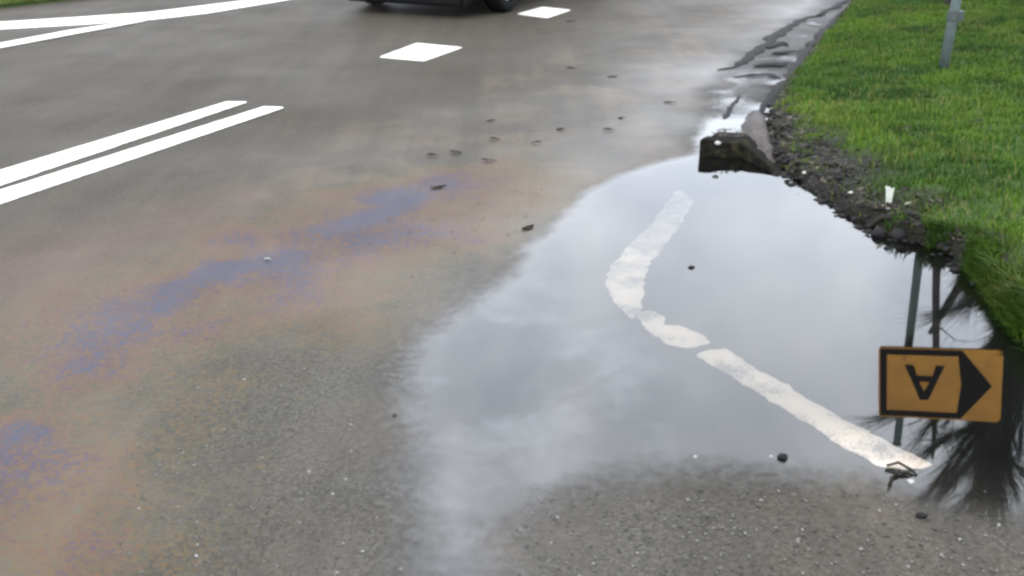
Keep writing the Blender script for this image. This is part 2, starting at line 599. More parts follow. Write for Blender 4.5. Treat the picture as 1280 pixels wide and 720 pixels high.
def marking(name, poly, mat, z=0.006, ragged=0.0, n_sub=10, label=None):
    """thin slab of thermoplastic laid on the road"""
    pts = []
    n = len(poly)
    if ragged:                                   # round the corners of worn paint
        q_ = []
        for i in range(n):
            a, c = Vector(poly[i]), Vector(poly[(i + 1) % n])
            e_ = min(.12, .015 / max((c - a).length, 1e-6)) if ragged < .01 else .12
            q_ += [a.lerp(c, e_), a.lerp(c, 1 - e_)]
        poly, n = q_, len(q_)
    for i in range(n):
        a, c = Vector(poly[i]), Vector(poly[(i + 1) % n])
        k = max(1, int((c - a).length / 0.012)) if ragged else n_sub
        for j in range(k):
            p = a.lerp(c, j / k)
            if ragged:
                nn = (mnoise.noise(Vector((p.x * 11, p.y * 11, 3.1))) + .7 * mnoise.noise(Vector((p.x * 34, p.y * 34, 7.1)))) * ragged
                e = (c - a).normalized()
                p += Vector((-e.y, e.x, 0)) * nn
            pts.append(p)
    bm = bmesh.new()
    zz = road_z(np.array([p.x for p in pts]), np.array([p.y for p in pts]))
    vs = [bm.verts.new((p.x, p.y, z0 + z)) for p, z0 in zip(pts, zz)]
    f = bm.faces.new(vs)
    f.normal_update()
    if f.normal.z < 0:
        f.normal_flip()
    ext = bmesh.ops.extrude_face_region(bm, geom=[f])
    for v in ext["geom"]:
        if isinstance(v, bmesh.types.BMVert):
            v.co.z -= 0.0035
    bmesh.ops.recalc_face_normals(bm, faces=bm.faces)
    bmesh.ops.triangulate(bm, faces=[f for f in bm.faces if len(f.verts) > 4])
    o = obj(name, bm, mat, road)
    if label: o["label"] = label
    return o


def strip(pxs, w_px=None):
    return GL(pxs)


# the double line, running back out of the picture
def extend(a, c, d):
    return a + (a - c).normalized() * d


u1 = GL([(0, 214), (283, 128), (310, 128), (0, 233)])
l1 = GL([(0, 239), (330, 134), (356, 135), (0, 256)])
for P_, lab in ((u1, "solid white line, the further of the double line"), (l1, "solid white line, the nearer of the double line")):
    a, b_, c, d = P_
    marking("white_line", [extend(a, b_, 3.5), b_, c, extend(d, c, 3.5)], paint_white, ragged=0.004, label=lab)
marking("white_block", GL([(474, 72), (521, 54.5), (578, 60), (530, 77)]), paint_white, ragged=0.005, label="white painted block nearer to the camera")
marking("white_block", GL([(646, 18), (678, 9), (714, 13), (684, 23)]), paint_white, ragged=0.005, label="white painted block further along the centre line")
# blocks go on behind the car out of the picture
A_, B_ = G(526, 66), G(680, 15.5)
st = B_ - A_
# left edge line and the line that merges into it
marking("white_line", [extend(G(0, 28), G(180, 17), 4)] + GL([(90, 22.5), (185, 16), (250, 8), (330, -2), (430, -16), (444, -15), (362, 0), (260, 17), (190, 25), (100, 31.5)])
        + [extend(G(0, 37), G(100, 31.5), 4)], paint_white, label="broad white edge line before the far grass")
marking("white_line", [extend(G(0, 55), G(80, 40), 4)] + GL([(80, 40), (158, 28), (182, 27), (90, 44)]) + [extend(G(0, 61), G(90, 44), 4)],
        paint_white, z=0.0095, label="narrow white line joining the broad edge line")
# worn line under the puddle
marking("white_line", GL([(846, 234), (868, 250), (842, 290), (820, 322), (782, 310), (820, 272)]),
        paint_faint, ragged=0.012, label="faded far tail of the worn white line under the water")
marking("white_line", GL([(788, 304), (825, 308), (810, 334), (803, 362), (803, 386), (789, 397), (764, 372), (757, 352), (762, 332), (780, 314)]),
        paint_worn, ragged=0.012, label="hooked end of the worn white line under the water")
marking("white_line", GL([(792, 389), (812, 385), (832, 394), (829, 404), (848, 403), (880, 417), (889, 427), (862, 432), (836, 429), (812, 412)]),
        paint_worn, ragged=0.014, label="small broken piece of the worn white line under the water")
marking("white_line", GL([(871, 440), (886, 434), (908, 433), (950, 460), (1005, 492), (1060, 525), (1120, 556), (1168, 581), (1150, 586), (1102, 585), (1060, 562), (1000, 521), (940, 483), (893, 456)]),
        paint_worn, ragged=0.014, label="long straight piece of the worn white line near the sign reflection")

# ------------------------------------------------------------------ right verge
def dist_edge(X, Y):
    return X - edge_x(Y)


def mud_zone(X, Y):
    """0 grass .. 1 bare muddy strip along the water"""
    o = dist_edge(X, Y)
    w = np.interp(Y, [2.0, 3.0, 3.5, 4.0, 4.4, 5.2, 5.9, 6.4, 7.2, 9.0, 14.0],
                  [0.10, 0.06, 0.05, 0.18, 0.36, 0.42, 0.40, 0.20, 0.10, 0.08, 0.09])
    w = w + (fbm(X, Y, 4.0, 5, 2.0) - 0.5) * 0.55 * np.clip(w * 4, 0.15, 1)
    return 1 - sstep(0.55, 1.45, o / np.maximum(w, 0.02))


def verge_z(X, Y):
    o = np.maximum(dist_edge(X, Y), -0.02)
    hb = np.interp(Y, [2.5, 4.2, 6.0, 7.0, 12.0], [0.09, 0.055, 0.04, 0.03, 0.05])
    z = -0.03 + (hb + 0.03) * sstep(-0.005, 0.07, o) + 0.06 * sstep(0.05, 0.9, o) + 0.02 * np.clip(o, 0, 3) ** 0.7
    lump = (fbm(X, Y, 4.0, 4) - 0.5) * 0.05 + (fbm(X, Y, 16.0, 3, 4.0) - 0.5) * 0.03
    return z + lump * sstep(0.0, 0.08, o)


oy = axis(2.2, 13.2, 0.03, -8.0, 320.0)
oo = np.concatenate([[-0.03, -0.012, 0.0, 0.012, 0.025, 0.04, 0.055, 0.07], np.arange(0.1, 3.0, 0.035), axis(3.0, 3.6, 0.1, 3.0, 160.0)[1:]])
OY, OO = np.meshgrid(oy, oo, indexing='ij')
EX = edge_x(OY) + (fbm(OY * 1.0, OY * 0.0, 7.0, 3) - 0.5) * 0.05 + (fbm(OY, OY * 0, 26.0, 2, 6.) - .5) * 0.025
OX = EX + OO
OZ = verge_z(edge_x(OY) + OO, OY)
MZ = mud_zone(edge_x(OY) + OO, OY)
idx = np.arange(OX.size).reshape(OX.shape)
quads = np.stack([idx[:-1, :-1], idx[:-1, 1:], idx[1:, 1:], idx[1:, :-1]], -1).reshape(-1, 4)[:, ::-1]
v_me = np_mesh("verge", np.stack([OX, OY, OZ], -1).reshape(-1, 3), quads=quads)
v_me.flip_normals()
fattr(v_me, "mud", MZ)
v_me.polygons.foreach_set("use_smooth", [True] * len(v_me.polygons))
b = MB("verge_soil")
mud = b.attr("mud")
n1, n2 = b.noise(14.0, 5, 0.65), b.noise(60.0, 4, 0.7)
soil = b.ramp(n1, [(0.3, (0.005, 0.0045, 0.003)), (0.6, (0.010, 0.009, 0.006)), (0.8, (0.026, 0.022, 0.014))])
turf = b.ramp(n2, [(0.3, (0.018, 0.030, 0.008)), (0.7, (0.05, 0.085, 0.018))])
base = b.mix(mud, turf, soil)
nrm = b.bump(b.math('ADD', n1, b.math('MULTIPLY', n2, 0.5)), 0.6, 0.03)
verge = link("verge", v_me, b.done(b.pbsdf(base, b.rng(n1, 0.3, 0.7, 0.8, 0.55), nrm, 0.12)))
tag(verge, "raised earth verge with a muddy bank beside the puddle", kind="structure")

# left verge beyond the edge line
l_a, l_b = G(0, 11), G(100, 0)
ld = (l_b - l_a).normalized()
ln = Vector((-ld.y, ld.x, 0))
ls = axis(-6, 8, 0.15, -40, 300)
lo_ = np.concatenate([[-0.05, 0.0, 0.05, 0.1, 0.2, 0.35, 0.5], axis(0.7, 3.0, 0.2, 0.7, 160.0)])
LS, LO = np.meshgrid(ls, lo_, indexing='ij')
LX = l_a.x + ld.x * LS + ln.x * LO
LY = l_a.y + ld.y * LS + ln.y * LO
LZ = -0.05 + 0.11 * sstep(-0.05, 0.15, LO) + 0.05 * sstep(0.1, 2, LO) + (fbm(LX, LY, 3.0, 3) - .5) * .04 * sstep(0, .2, LO)
idx = np.arange(LX.size).reshape(LX.shape)
quads = np.stack([idx[:-1, :-1], idx[1:, :-1], idx[1:, 1:], idx[:-1, 1:]], -1).reshape(-1, 4)
lv_me = np_mesh("verge", np.stack([LX, LY, LZ], -1).reshape(-1, 3), quads=quads)
fattr(lv_me, "mud", np.zeros(LX.size))
lverge = link("verge", lv_me, verge.data.materials[0])
tag(lverge, "grass verge on the far left side of the road", kind="structure")

# wide field under everything, to the horizon
bm = bmesh.new()
bmesh.ops.create_grid(bm, x_segments=30, y_segments=30, size=1500)
fo = obj("ground", bm, simple("field", (0.045, 0.075, 0.02), 0.8, scale=0.3))
fo.location.z = -0.35
tag(fo, "flat green land reaching to the horizon", kind="structure")

# ------------------------------------------------------------------ grass
b = MB("grass_blade")
hue = b.attr("tone", "Color")
gsh = b.pbsdf(hue, 0.6, None, 0.12)
tl = b.node("ShaderNodeBsdfTranslucent")
b.l.new(hue, tl.inputs["Color"])
mx = b.node("ShaderNodeMixShader")
mx.inputs[0].default_value = 0.22
b.l.new(gsh, mx.inputs[1])
b.l.new(tl.outputs[0], mx.inputs[2])
grass_mat = b.done(mx.outputs[0])


def blades(name, X, Y, Z, H, Wd, tone, lean=0.9, bias=(0, 0)):
    n = len(X)
    az = RNG.random(n) * 2 * math.pi
    la = RNG.random(n) * lean
    dx, dy = np.cos(az) * la * H + bias[0] * H, np.sin(az) * la * H + bias[1] * H
    wx, wy = -np.sin(az + RNG.normal(0, .5, n)) * Wd, np.cos(az) * Wd
    V = np.empty((n, 5, 3), dtype=np.float32)
    V[:, 0] = np.stack([X - wx, Y - wy, Z - 0.008], -1)
    V[:, 1] = np.stack([X + wx, Y + wy, Z - 0.008], -1)
    V[:, 2] = np.stack([X + wx * .75 + dx * .38, Y + wy * .75 + dy * .38, Z + H * .6], -1)
    V[:, 3] = np.stack([X - wx * .75 + dx * .38, Y - wy * .75 + dy * .38, Z + H * .6], -1)
    V[:, 4] = np.stack([X + dx, Y + dy, Z + H * (1 - 0.25 * la)], -1)
    o = (np.arange(n) * 5)[:, None]
    quads = np.array([[0, 1, 2, 3]]) + o
    tris = np.array([[3, 2, 4]]) + o
    me = np_mesh(name, V.reshape(-1, 3), quads=quads, tris=tris)
    cattr(me, "tone", np.repeat(tone, 5, axis=0))
    return link(name, me, grass_mat)


def tones(X, Y, n):
    a = np.array([0.030, 0.074, 0.010]); c = np.array([0.078, 0.140, 0.014]); y = np.array([0.125, 0.135, 0.035]); dk = np.array([0.016, 0.044, 0.010])
    t = np.clip(fbm(X, Y, 1.6, 4, 1.0) * 2.2 - 0.6 + RNG.normal(0, .18, n), 0, 1)[:, None]
    rgb = a * (1 - t) + c * t
    pd = sstep(0.52, 0.72, fbm(X, Y, 3.0, 4, 8.0))[:, None] * 0.75
    rgb = rgb * (1 - pd) + dk * pd
    py = (RNG.random(n) < 0.06 + 0.25 * sstep(.52, .75, fbm(X, Y, 2.5, 3, 15.0)))[:, None]
    rgb = np.where(py, y, rgb)
    return rgb * (0.8 + 0.4 * RNG.random((n, 1)))


N = 420000
gy = 2.4 + 11.6 * RNG.random(N) ** 0.8
go = 4.2 * RNG.random(N)
gx = edge_x(gy) + go
vis = gx < 0.54 * (gy + .3) + 0.9
gx, gy, go = gx[vis], gy[vis], go[vis]
mz = mud_zone(gx, gy)
tuft = sstep(0.25, 0.65, fbm(gx, gy, 9.0, 3, 20.0))
ok = RNG.random(len(gx)) < (1 - mz * (0.95 - 0.45 * sstep(.5, .7, fbm(gx, gy, 7.0, 3, 60.)))) * (0.35 + 0.65 * tuft)
gx, gy, mz = gx[ok], gy[ok], mz[ok]
gz = verge_z(gx, gy)
n = len(gx)
H = (0.022 + 0.026 * RNG.random(n)) * (0.7 + 0.7 * fbm(gx, gy, 5.0, 2, 30.)) * (1 - 0.35 * mz)
tn = tones(gx, gy, n)
bank_tone = (1 - 0.45 * (1 - sstep(3.2, 4.3, gy)) * (1 - sstep(.1, .5, gx - edge_x(gy))))[:, None]   # grass colour darker towards the edge at the near bank
tn = tn * bank_tone * (1 - 0.35 * mz[:, None]) + np.array([0.05, 0.035, 0.02]) * (0.35 * mz[:, None])
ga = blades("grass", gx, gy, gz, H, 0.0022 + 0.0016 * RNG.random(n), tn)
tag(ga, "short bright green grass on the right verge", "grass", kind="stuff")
# longer grass hanging over the water at the near bank
N = 26000
gy = 2.3 + 1.95 * RNG.random(N)
go = np.abs(RNG.normal(0, 0.075, N))
gx = edge_x(gy) + go + 0.005
n = N
gz = verge_z(gx, gy)
dense = sstep(.35, .6, fbm(gx, gy, 6.0, 3, 40.)) > RNG.random(n) * .9
gx, gy, gz, go = gx[dense], gy[dense], gz[dense], go[dense]
n = len(gx)
H = 0.03 + 0.045 * RNG.random(n)
gb = blades("grass", gx, gy, gz, H, 0.0018 + 0.0015 * RNG.random(n), tones(gx, gy, n) * 0.7, 0.9, (-0.35, -0.15))
tag(gb, "longer dark grass hanging over the near bank of the puddle", "grass", kind="stuff")
# far left
N = 60000
s = -5 + 9 * RNG.random(N)
o = 0.02 + 2.6 * RNG.random(N) ** 1.3
gx, gy = l_a.x + ld.x * s + ln.x * o, l_a.y + ld.y * s + ln.y * o
gz = 0.05 + 0.05 * sstep(0.1, 2, o) + 0 * s
tn = tones(gx, gy, N)
rim = (1 - sstep(0.0, 0.35, o))[:, None]
tn = tn * (1 - .8 * rim) + np.array([0.17, 0.20, 0.06]) * .8 * rim
gc = blades("grass", gx, gy, gz, 0.03 + 0.05 * RNG.random(N), 0.004 + 0.003 * RNG.random(N), tn)
tag(gc, "pale fringed grass along the far left road edge", "grass", kind="stuff")

# ------------------------------------------------------------------ small things
mud_mat = simple("wet_mud", (0.013, 0.012, 0.012), 0.75, var=0.5, scale=40, bump=0.5, spec=.1)
dark_stone = simple("dark_stone", (0.009, 0.009, 0.009), 0.6, var=0.4, scale=60, bump=0.3, spec=.12)
pale_stone = simple("pale_stone", (0.27, 0.265, 0.24), 0.6, var=0.2, scale=50, bump=0.3)
leaf_dark = simple("dead_leaf", (0.036, 0.027, 0.022), 0.6, var=0.4, scale=90, spec=.15)
leaf_brown = simple("brown_leaf", (0.060, 0.044, 0.032), 0.6, var=0.4, scale=90, spec=.15)
white_plastic = simple("dirty_white_plastic", (0.36, 0.38, 0.33), 0.5, var=0.15, scale=40)
twig_mat = simple("wet_twig", (0.012, 0.010, 0.008), 0.6, var=0.4, scale=80, spec=.12)
moss_mat = None


def stone_mesh(name, r, seed, flat=0.6):
    bm = bmesh.new()
    bmesh.ops.create_icosphere(bm, subdivisions=2, radius=1.0)
    for v in bm.verts:
        nn = mnoise.noise(v.co * 1.4 + Vector((seed, 0, 0))) * 0.45
        v.co *= (1 + nn)
        v.co = Vector((v.co.x * r[0], v.co.y * r[1], v.co.z * r[2]))
    return bm


def stone(px, py, r, mat, label, cat="stone", name="stone", zoff=0.0, group=None, seed=None, rz=0.0):
    p = G(px, py)
    if seed is None: seed = px * 0.37 + py
    o = obj(name, stone_mesh(name, r, seed), mat, None, True)
    o.location = (p.x, p.y, p.z + r[2] * 0.55 + zoff)
    o.rotation_euler.z = rz
    return tag(o, label, cat, group)


def leaf_mesh(L, W, seed):
    rnd = random.Random(seed)
    bm = bmesh.new()
    n = 8
    mid, lf, rt = [], [], []
    for i in range(n + 1):
        t = i / n
        w = W * math.sin(math.pi * t ** 0.8) * (1 + 0.18 * rnd.uniform(-1, 1)) + 0.0008
        cz = 0.004 * math.sin(t * 3 + seed) + 0.004
        x = (t - 0.5) * L
        mid.append(bm.verts.new((x, 0.0, cz)))
        lf.append(bm.verts.new((x - 0.1 * w, w, cz + 0.005 * (1 + math.sin(seed * 3 + t * 4)) * .6)))
        rt.append(bm.verts.new((x - 0.1 * w, -w, cz + 0.004 * (1 + math.cos(seed * 2 + t * 5)) * .6)))
    for i in range(n):
        bm.faces.new((mid[i], mid[i + 1], lf[i + 1], lf[i]))
        bm.faces.new((rt[i], rt[i + 1], mid[i + 1], mid[i]))
    bmesh.ops.solidify(bm, geom=bm.faces[:], thickness=0.0012)
    return bm


def leaf(px, py, L, W, rz, mat, label, z=0.004, group="dead leaves on the wet road"):
    p = G(px, py)
    o = obj("leaf", leaf_mesh(L * .85, W * .8, px * 0.13 + py * .7), mat, None, True)
    o.location = (p.x, p.y, p.z + z)
    o.rotation_euler = (0, 0, rz)
    return tag(o, label, "leaf", group)


leaf(570, 192, .085, .022, -0.3, leaf_dark, "dark dead leaf on the road, upper one of the pair near the oil streak")
leaf(548, 235, .10, .026, 0.3, leaf_dark, "dark curled dead leaf at the far tip of the oily streak")
leaf(541, 196, .085, .018, 0.0, leaf_brown, "faint brown leaf flat on the road just left of the darkest leaf")
leaf(618, 175, .08, .018, 0.05, leaf_brown, "thin brown leaf on the road to the upper right of the darkest leaf")
leaf(611, 202, .095, .018, 0.0, leaf_brown, "long flat brown leaf on the road right of the darkest leaf")
leaf(660, 286, .085, .026, 0.75, leaf_dark, "black leaf lying at the left rim of the puddle")
leaf(701, 163, .07, .02, 0.1, leaf_dark, "small dark leaf in the middle of the near lane")
leaf(761, 164, .085, .018, 0.0, leaf_brown, "flat brown leaf level with the small dark leaf in the lane")
leaf(777, 149, .06, .017, 0.2, leaf_dark, "tiny dark leaf above the flat brown leaf in the lane")
leaf(838, 129, .11, .018, 0.02, leaf_brown, "long thin brown leaf on the lane left of the gutter water")
leaf(613, 152, .07, .014, 0.0, leaf_brown, "faint brown leaf furthest up the middle of the lane", )
leaf(670, 180, .07, .016, 0.1, leaf_brown, "pale brown leaf below the small dark lane leaf")
leaf(714, 27, .12, .03, 0.1, leaf_dark, "dark leaf near the furthest white block")
leaf(715, 86, .10, .02, 0.1, leaf_brown, "brown leaf far up the near lane right of the nearer white block")
leaf(766, 97, .10, .02, 0.0, leaf_brown, "brown leaf far up the near lane near the gutter")
leaf(335, 326, .035, .016, 0.2, white_plastic, "tiny pale leaf on the oily streak", )
stone(864, 336, (.013, .010, .009), dark_stone, "small dark pebble standing out of the puddle right of the hooked line")
stone(978, 574, (.013, .012, .012), dark_stone, "black pebble in the puddle below the long worn line")
stone(964, 572, (.007, .005, .004), pale_stone, "tiny pale chip beside the black pebble in the puddle")
stone(1152, 646, (.015, .010, .008), dark_stone, "black pebble on the wet road under the tree reflection")
stone(1138, 604, (.010, .008, .007), pale_stone, "white pebble beside the twigs at the end of the worn line")
stone(869, 572, (.006, .006, .004), pale_stone, "pale chip in the shallow water left of the black pebble")
stone(493, 521, (.006, .006, .005), dark_stone, "tiny dark pebble at the left edge of the wet film")
stone(1098, 296, (.034, .028, .026), dark_stone, "rounded dark clod at the foot of the mud bank, the left of two", "clod", "clod")
stone(1124, 299, (.050, .030, .030), dark_stone, "longer dark clod at the foot of the mud bank, the right of two", "clod", "clod", rz=.2)
stone(1109, 312, (.015, .012, .010), dark_stone, "small dark lump in the water just off the two clods", "clod", "clod")
stone(1096, 285, (.020, .012, .010), pale_stone, "pale wet pebble lying above the two dark clods", zoff=.025)

# pale pieces on the bank
for (px, py, r, lab) in ((1037, 241, .014, "small white stone on the mud bank, left of a pair"),
                         (1063, 243, .014, "small white stone on the mud bank, right of a pair"),
                         (1006, 212, .012, "pale pebble at the upper end of the mud bank")):
    p = G(px, py, .06)
    o = obj("stone", stone_mesh("stone", (r, r, r * .8), px), pale_stone, None, True)
    o.location = (p.x, p.y, float(verge_z(p.x, p.y)) + r * .4)
    tag(o, lab, "stone")
# white scrap standing on the bank
p = G(1110, 258, .06)
zb = float(verge_z(p.x, p.y))
bm = bmesh.new()
prof = [(-.012, 0), (.016, -.004), (.020, .05), (.024, .082), (.010, .076), (.002, .088), (-.024, .094), (-.016, .06)]
vs = [bm.verts.new((x, 0.006 * math.sin(z * 60) + x * .3, z)) for x, z in prof]
bm.faces.new(vs)
bmesh.ops.triangulate(bm, faces=bm.faces[:])
bmesh.ops.solidify(bm, geom=bm.faces[:], thickness=0.003)
o = obj("plastic_scrap", bm, white_plastic)
o.location = (p.x, p.y, zb - .012)
o.rotation_euler = (-0.15, 0, 0.1)
tag(o, "dirty white scrap of plastic sticking up from the muddy grass bank", "litter")

# brown leaves on the lawn
for (px, py, lab) in ((1128, 168, "brown dead leaf lying in the grass, nearer to the road"), (1158, 134, "dark brown leaf in the grass below the sign post"),
                      (1228, 215, "brown dead leaf in the grass at the right side of the lawn"), (1216, 165, "dark leaf in the grass right of the sign post")):
    p = G(px, py, .12)
    o = obj("leaf", leaf_mesh(.09, .032, px), leaf_brown if px != 1216 else leaf_dark, None, True)
    o.location = (p.x, p.y, float(verge_z(p.x, p.y)) + .05)
    o.rotation_euler = (.2, .1, px)
    tag(o, lab, "leaf", "dead leaves in the grass")

# small clods of wet mud along the waterline: too many to count
rnd = random.Random(8)
cv_, ct_, of_ = [], [], 0
bm = stone_mesh("clod", (1, 1, .8), 5.5)
pv = np.array([v.co[:] for v in bm.verts]); bm.verts.index_update()
pt = np.array([[v.index for v in f.verts] for f in bm.faces]); bm.free()
for k in range(420):
    y = rnd.uniform(3.6, 6.6) if k % 4 else rnd.uniform(6.6, 12.5)
    o_ = rnd.gauss(.02, .05) if k % 2 else abs(rnd.gauss(0, .2))
    x = float(edge_x(y)) + o_
    if float(mud_zone(np.array(x), np.array(y))) < .3: continue
    r = rnd.uniform(.006, .022) * (1.3 if o_ < .05 else 1)
    z = max(float(verge_z(np.array(x), np.array(y))), -.004)
    a = rnd.uniform(0, 6.28)
    R_ = np.array([[math.cos(a), -math.sin(a), 0], [math.sin(a), math.cos(a), 0], [0, 0, 1]])
    cv_.append((pv * np.array([r, r * rnd.uniform(.5, .9), r * rnd.uniform(.5, .8)])) @ R_.T + np.array([x, y, z + r * .25]))
    ct_.append(pt + of_); of_ += len(pv)
o = link("mud_clods", np_mesh("mud_clods", np.concatenate(cv_), tris=np.concatenate(ct_)), mud_mat)
o.data.polygons.foreach_set("use_smooth", [True] * len(o.data.polygons))
tag(o, "crumbly dark mud clods along the muddy waterline of the verge", "mud clods", kind="stuff")

# leaf litter and crumbs worked into the mud bank: too many to count
bm = bmesh.new()
rnd = random.Random(5)
cnt = 0
while cnt < 1300:
    y = rnd.uniform(3.9, 7.4)
    o_ = abs(rnd.gauss(0, .22))
    x = float(edge_x(y)) + o_
    if float(mud_zone(np.array(x), np.array(y))) < 0.25: continue
    z = float(verge_z(np.array(x), np.array(y)))
    r = rnd.uniform(.008, .028)
    a = rnd.uniform(0, 6.28)
    t = Vector((math.cos(a), math.sin(a), rnd.uniform(-.3, .5))) * r
    s_ = Vector((-math.sin(a), math.cos(a), rnd.uniform(-.4, .4))) * r * rnd.uniform(.3, .6)
    c = Vector((x, y, z + rnd.uniform(.002, .014)))
    f = bm.faces.new([bm.verts.new(c + t), bm.verts.new(c + s_), bm.verts.new(c - t * .9), bm.verts.new(c - s_)])
    cnt += 1
b = MB("leaf_litter")
rn = b.node("ShaderNodeNewGeometry").outputs["Random Per Island"]
lc = b.ramp(rn, [(0.0, (0.012, 0.010, 0.008)), (0.5, (0.018, 0.015, 0.010)), (0.85, (0.035, 0.028, 0.019)), (0.97, (0.07, 0.06, 0.045)), (1.0, (0.16, 0.15, 0.12))])
lit = obj("leaf_litter", bm, b.done(b.pbsdf(lc, 0.65, None, .15)))
tag(lit, "dead leaf litter trodden into the muddy bank", "leaf litter", kind="stuff")

# ---- mossy kerb block at the bend of the water
b = MB("mossy_concrete")
n1 = b.noise(22, 5, 0.65)
n2 = b.noise(7, 3, 0.6, .5)
cc = b.ramp(n1, [(0.3, (0.004, 0.004, 0.0035)), (0.55, (0.009, 0.0085, 0.007)), (0.78, (0.024, 0.022, 0.014))])
cc = b.mix(b.rng(n2, .55, .7, 0, .6), cc, (0.036, 0.034, 0.015))
moss_mat = b.done(b.pbsdf(cc, .8, b.bump(n1, .5, .01), .02))
f0, f1 = G(873.5, 197), G(927, 199)
e1 = G(905, 166, .09)
root = empty("kerb_block", f0)
tag(root, "dark mossy kerb block with a sharp left end standing in the puddle bend", "kerb block")
bm = bmesh.new()
fr_b = [f0, f1, G(975, 222)]
prof_z = [.100, .085, .012]
bk = [G(900, 176), G(932, 178), G(980, 204)]
fv = [(bm.verts.new(Vector((p.x, p.y, -.03)) - f0), bm.verts.new(Vector((p.x, p.y + .012, z)) - f0)) for p, z in zip(fr_b, prof_z)]
bv = [(bm.verts.new(Vector((p.x, p.y, -.03)) - f0), bm.verts.new(Vector((p.x, p.y, z * .62)) - f0)) for p, z in zip(bk, prof_z)]
for i in range(2):
    bm.faces.new((fv[i][0], fv[i + 1][0], fv[i + 1][1], fv[i][1]))
    bm.faces.new((fv[i][1], fv[i + 1][1], bv[i + 1][1], bv[i][1]))
    bm.faces.new((bv[i + 1][0], bv[i][0], bv[i][1], bv[i + 1][1]))
    bm.faces.new((bv[i][0], bv[i + 1][0], fv[i + 1][0], fv[i][0]))
bm.faces.new((fv[0][0], fv[0][1], bv[0][1], bv[0][0]))
bm.faces.new((fv[2][0], bv[2][0], bv[2][1], fv[2][1]))
bmesh.ops.recalc_face_normals(bm, faces=bm.faces)
bmesh.ops.bevel(bm, geom=bm.edges[:], offset=.006, segments=1, affect='EDGES')
bmesh.ops.subdivide_edges(bm, edges=bm.edges[:], cuts=3, use_grid_fill=True)
for v in bm.verts:
    v.co += Vector((0, .4, 1)) * (mnoise.noise(v.co * 14) * .014 + mnoise.noise(v.co * 40) * .006) * min(1, max(0, (v.co.x - .0) / .05))
obj("block", bm, moss_mat, root)
# crust of mud and leaves on the block
bm = bmesh.new()
for k in range(110):
    t, s_ = rnd.uniform(.06, 1), rnd.uniform(.15, 1)
    a_ = fr_b[0].lerp(fr_b[1], t); z_ = .11
    c_ = bk[0].lerp(bk[1], t)
    p = a_.lerp(c_, s_)
    z = z_ * (1 - s_ * .38) + .006
    r = rnd.uniform(.006, .018); a = rnd.uniform(0, 6.28)
    tt = Vector((math.cos(a), math.sin(a), rnd.uniform(-.2, .4))) * r
    ss = Vector((-math.sin(a), math.cos(a), .1)) * r * .5
    c = Vector((p.x, p.y, z)) - f0
    bm.faces.new([bm.verts.new(c + tt), bm.verts.new(c + ss), bm.verts.new(c - tt), bm.verts.new(c - ss)])
o = obj("leaf_crust", bm, lit.data.materials[0], root)
tag(o, kind="stuff")
p = G(897, 181, .09)
o = obj("stone", stone_mesh("stone", (.017, .014, .011), 4.2), pale_stone, None, True)
o.location = (p.x, p.y, .10)
tag(o, "white pebble lying on top of the mossy kerb block", "stone")

# reddish silt fan between block and bank
bm = bmesh.new()
fan = GL([(922, 156), (938, 140), (962, 146), (972, 185), (976, 214), (952, 206), (932, 197), (926, 178)])
vs = [bm.verts.new((p_.x, p_.y, .012)) for p_ in fan]
f = bm.faces.new(vs)
bmesh.ops.triangulate(bm, faces=[f])
bmesh.ops.subdivide_edges(bm, edges=bm.edges[:], cuts=5, use_grid_fill=True)
fp = [(p_.x, p_.y) for p_ in fan]
for v in bm.verts:
    dd = float(poly_sdf(fp, np.array([v.co.x]), np.array([v.co.y]))[0])
    v.co.z = -.012 + .075 * min(1, max(0, dd) / .08) + mnoise.noise(v.co * 16) * .018 + mnoise.noise(v.co * 45) * .016
silt_o = obj("silt_heap", bm, simple("pink_silt", (0.042, 0.034, 0.030), 0.6, var=.7, scale=26, bump=.6, spec=.15), None, True)
tag(silt_o, "low heap of wet pinkish silt and leaves behind the mossy kerb block", "silt")

# mud streaks left along the gutter
def streak(pts_px, w, name, label, hgt=0.012, seed=0):
    P_ = GL(pts_px)
    bm = bmesh.new()
    rows = []
    M = 34
    seg = [0]
    for a, c in zip(P_, P_[1:]): seg.append(seg[-1] + (c - a).length)
    for i in range(M + 1):
        s_ = seg[-1] * i / M
        k = max(j for j in range(len(seg) - 1) if seg[j] <= s_ + 1e-9)
        t = (s_ - seg[k]) / (seg[k + 1] - seg[k])
        c = P_[k].lerp(P_[k + 1], t)
        e = (P_[k + 1] - P_[k]).normalized()
        nn = Vector((-e.y, e.x, 0))
        ww = w * (math.sin(math.pi * min(.97, max(.03, i / M))) ** .5) * (.95 + 1.3 * mnoise.noise(Vector((s_ * 6, seed, 0))) ) + .006
        c = c + nn * mnoise.noise(Vector((s_ * 3.0, seed + 5, 0))) * w * .9
        row = []
        for q_, hz in ((-1, -.004), (-.5, .7), (0, 1), (.5, .6), (1, -.004)):
            z = hz * hgt * (.25 + 1.1 * abs(mnoise.noise(Vector((s_ * 8, q_, seed))))) if hz > 0 else hz
            row.append(bm.verts.new(c + nn * abs(ww) * q_ + Vector((0, 0, z + .004))))
        rows.append(row)
    for r0, r1 in zip(rows, rows[1:]):
        for q_ in range(4):
            bm.faces.new((r0[q_], r1[q_], r1[q_ + 1], r0[q_ + 1]))
    o = obj(name, bm, mud_mat, None, True)
    bmesh_fix = o.data
    return tag(o, label, "mud", "ridges of mud in the gutter water")


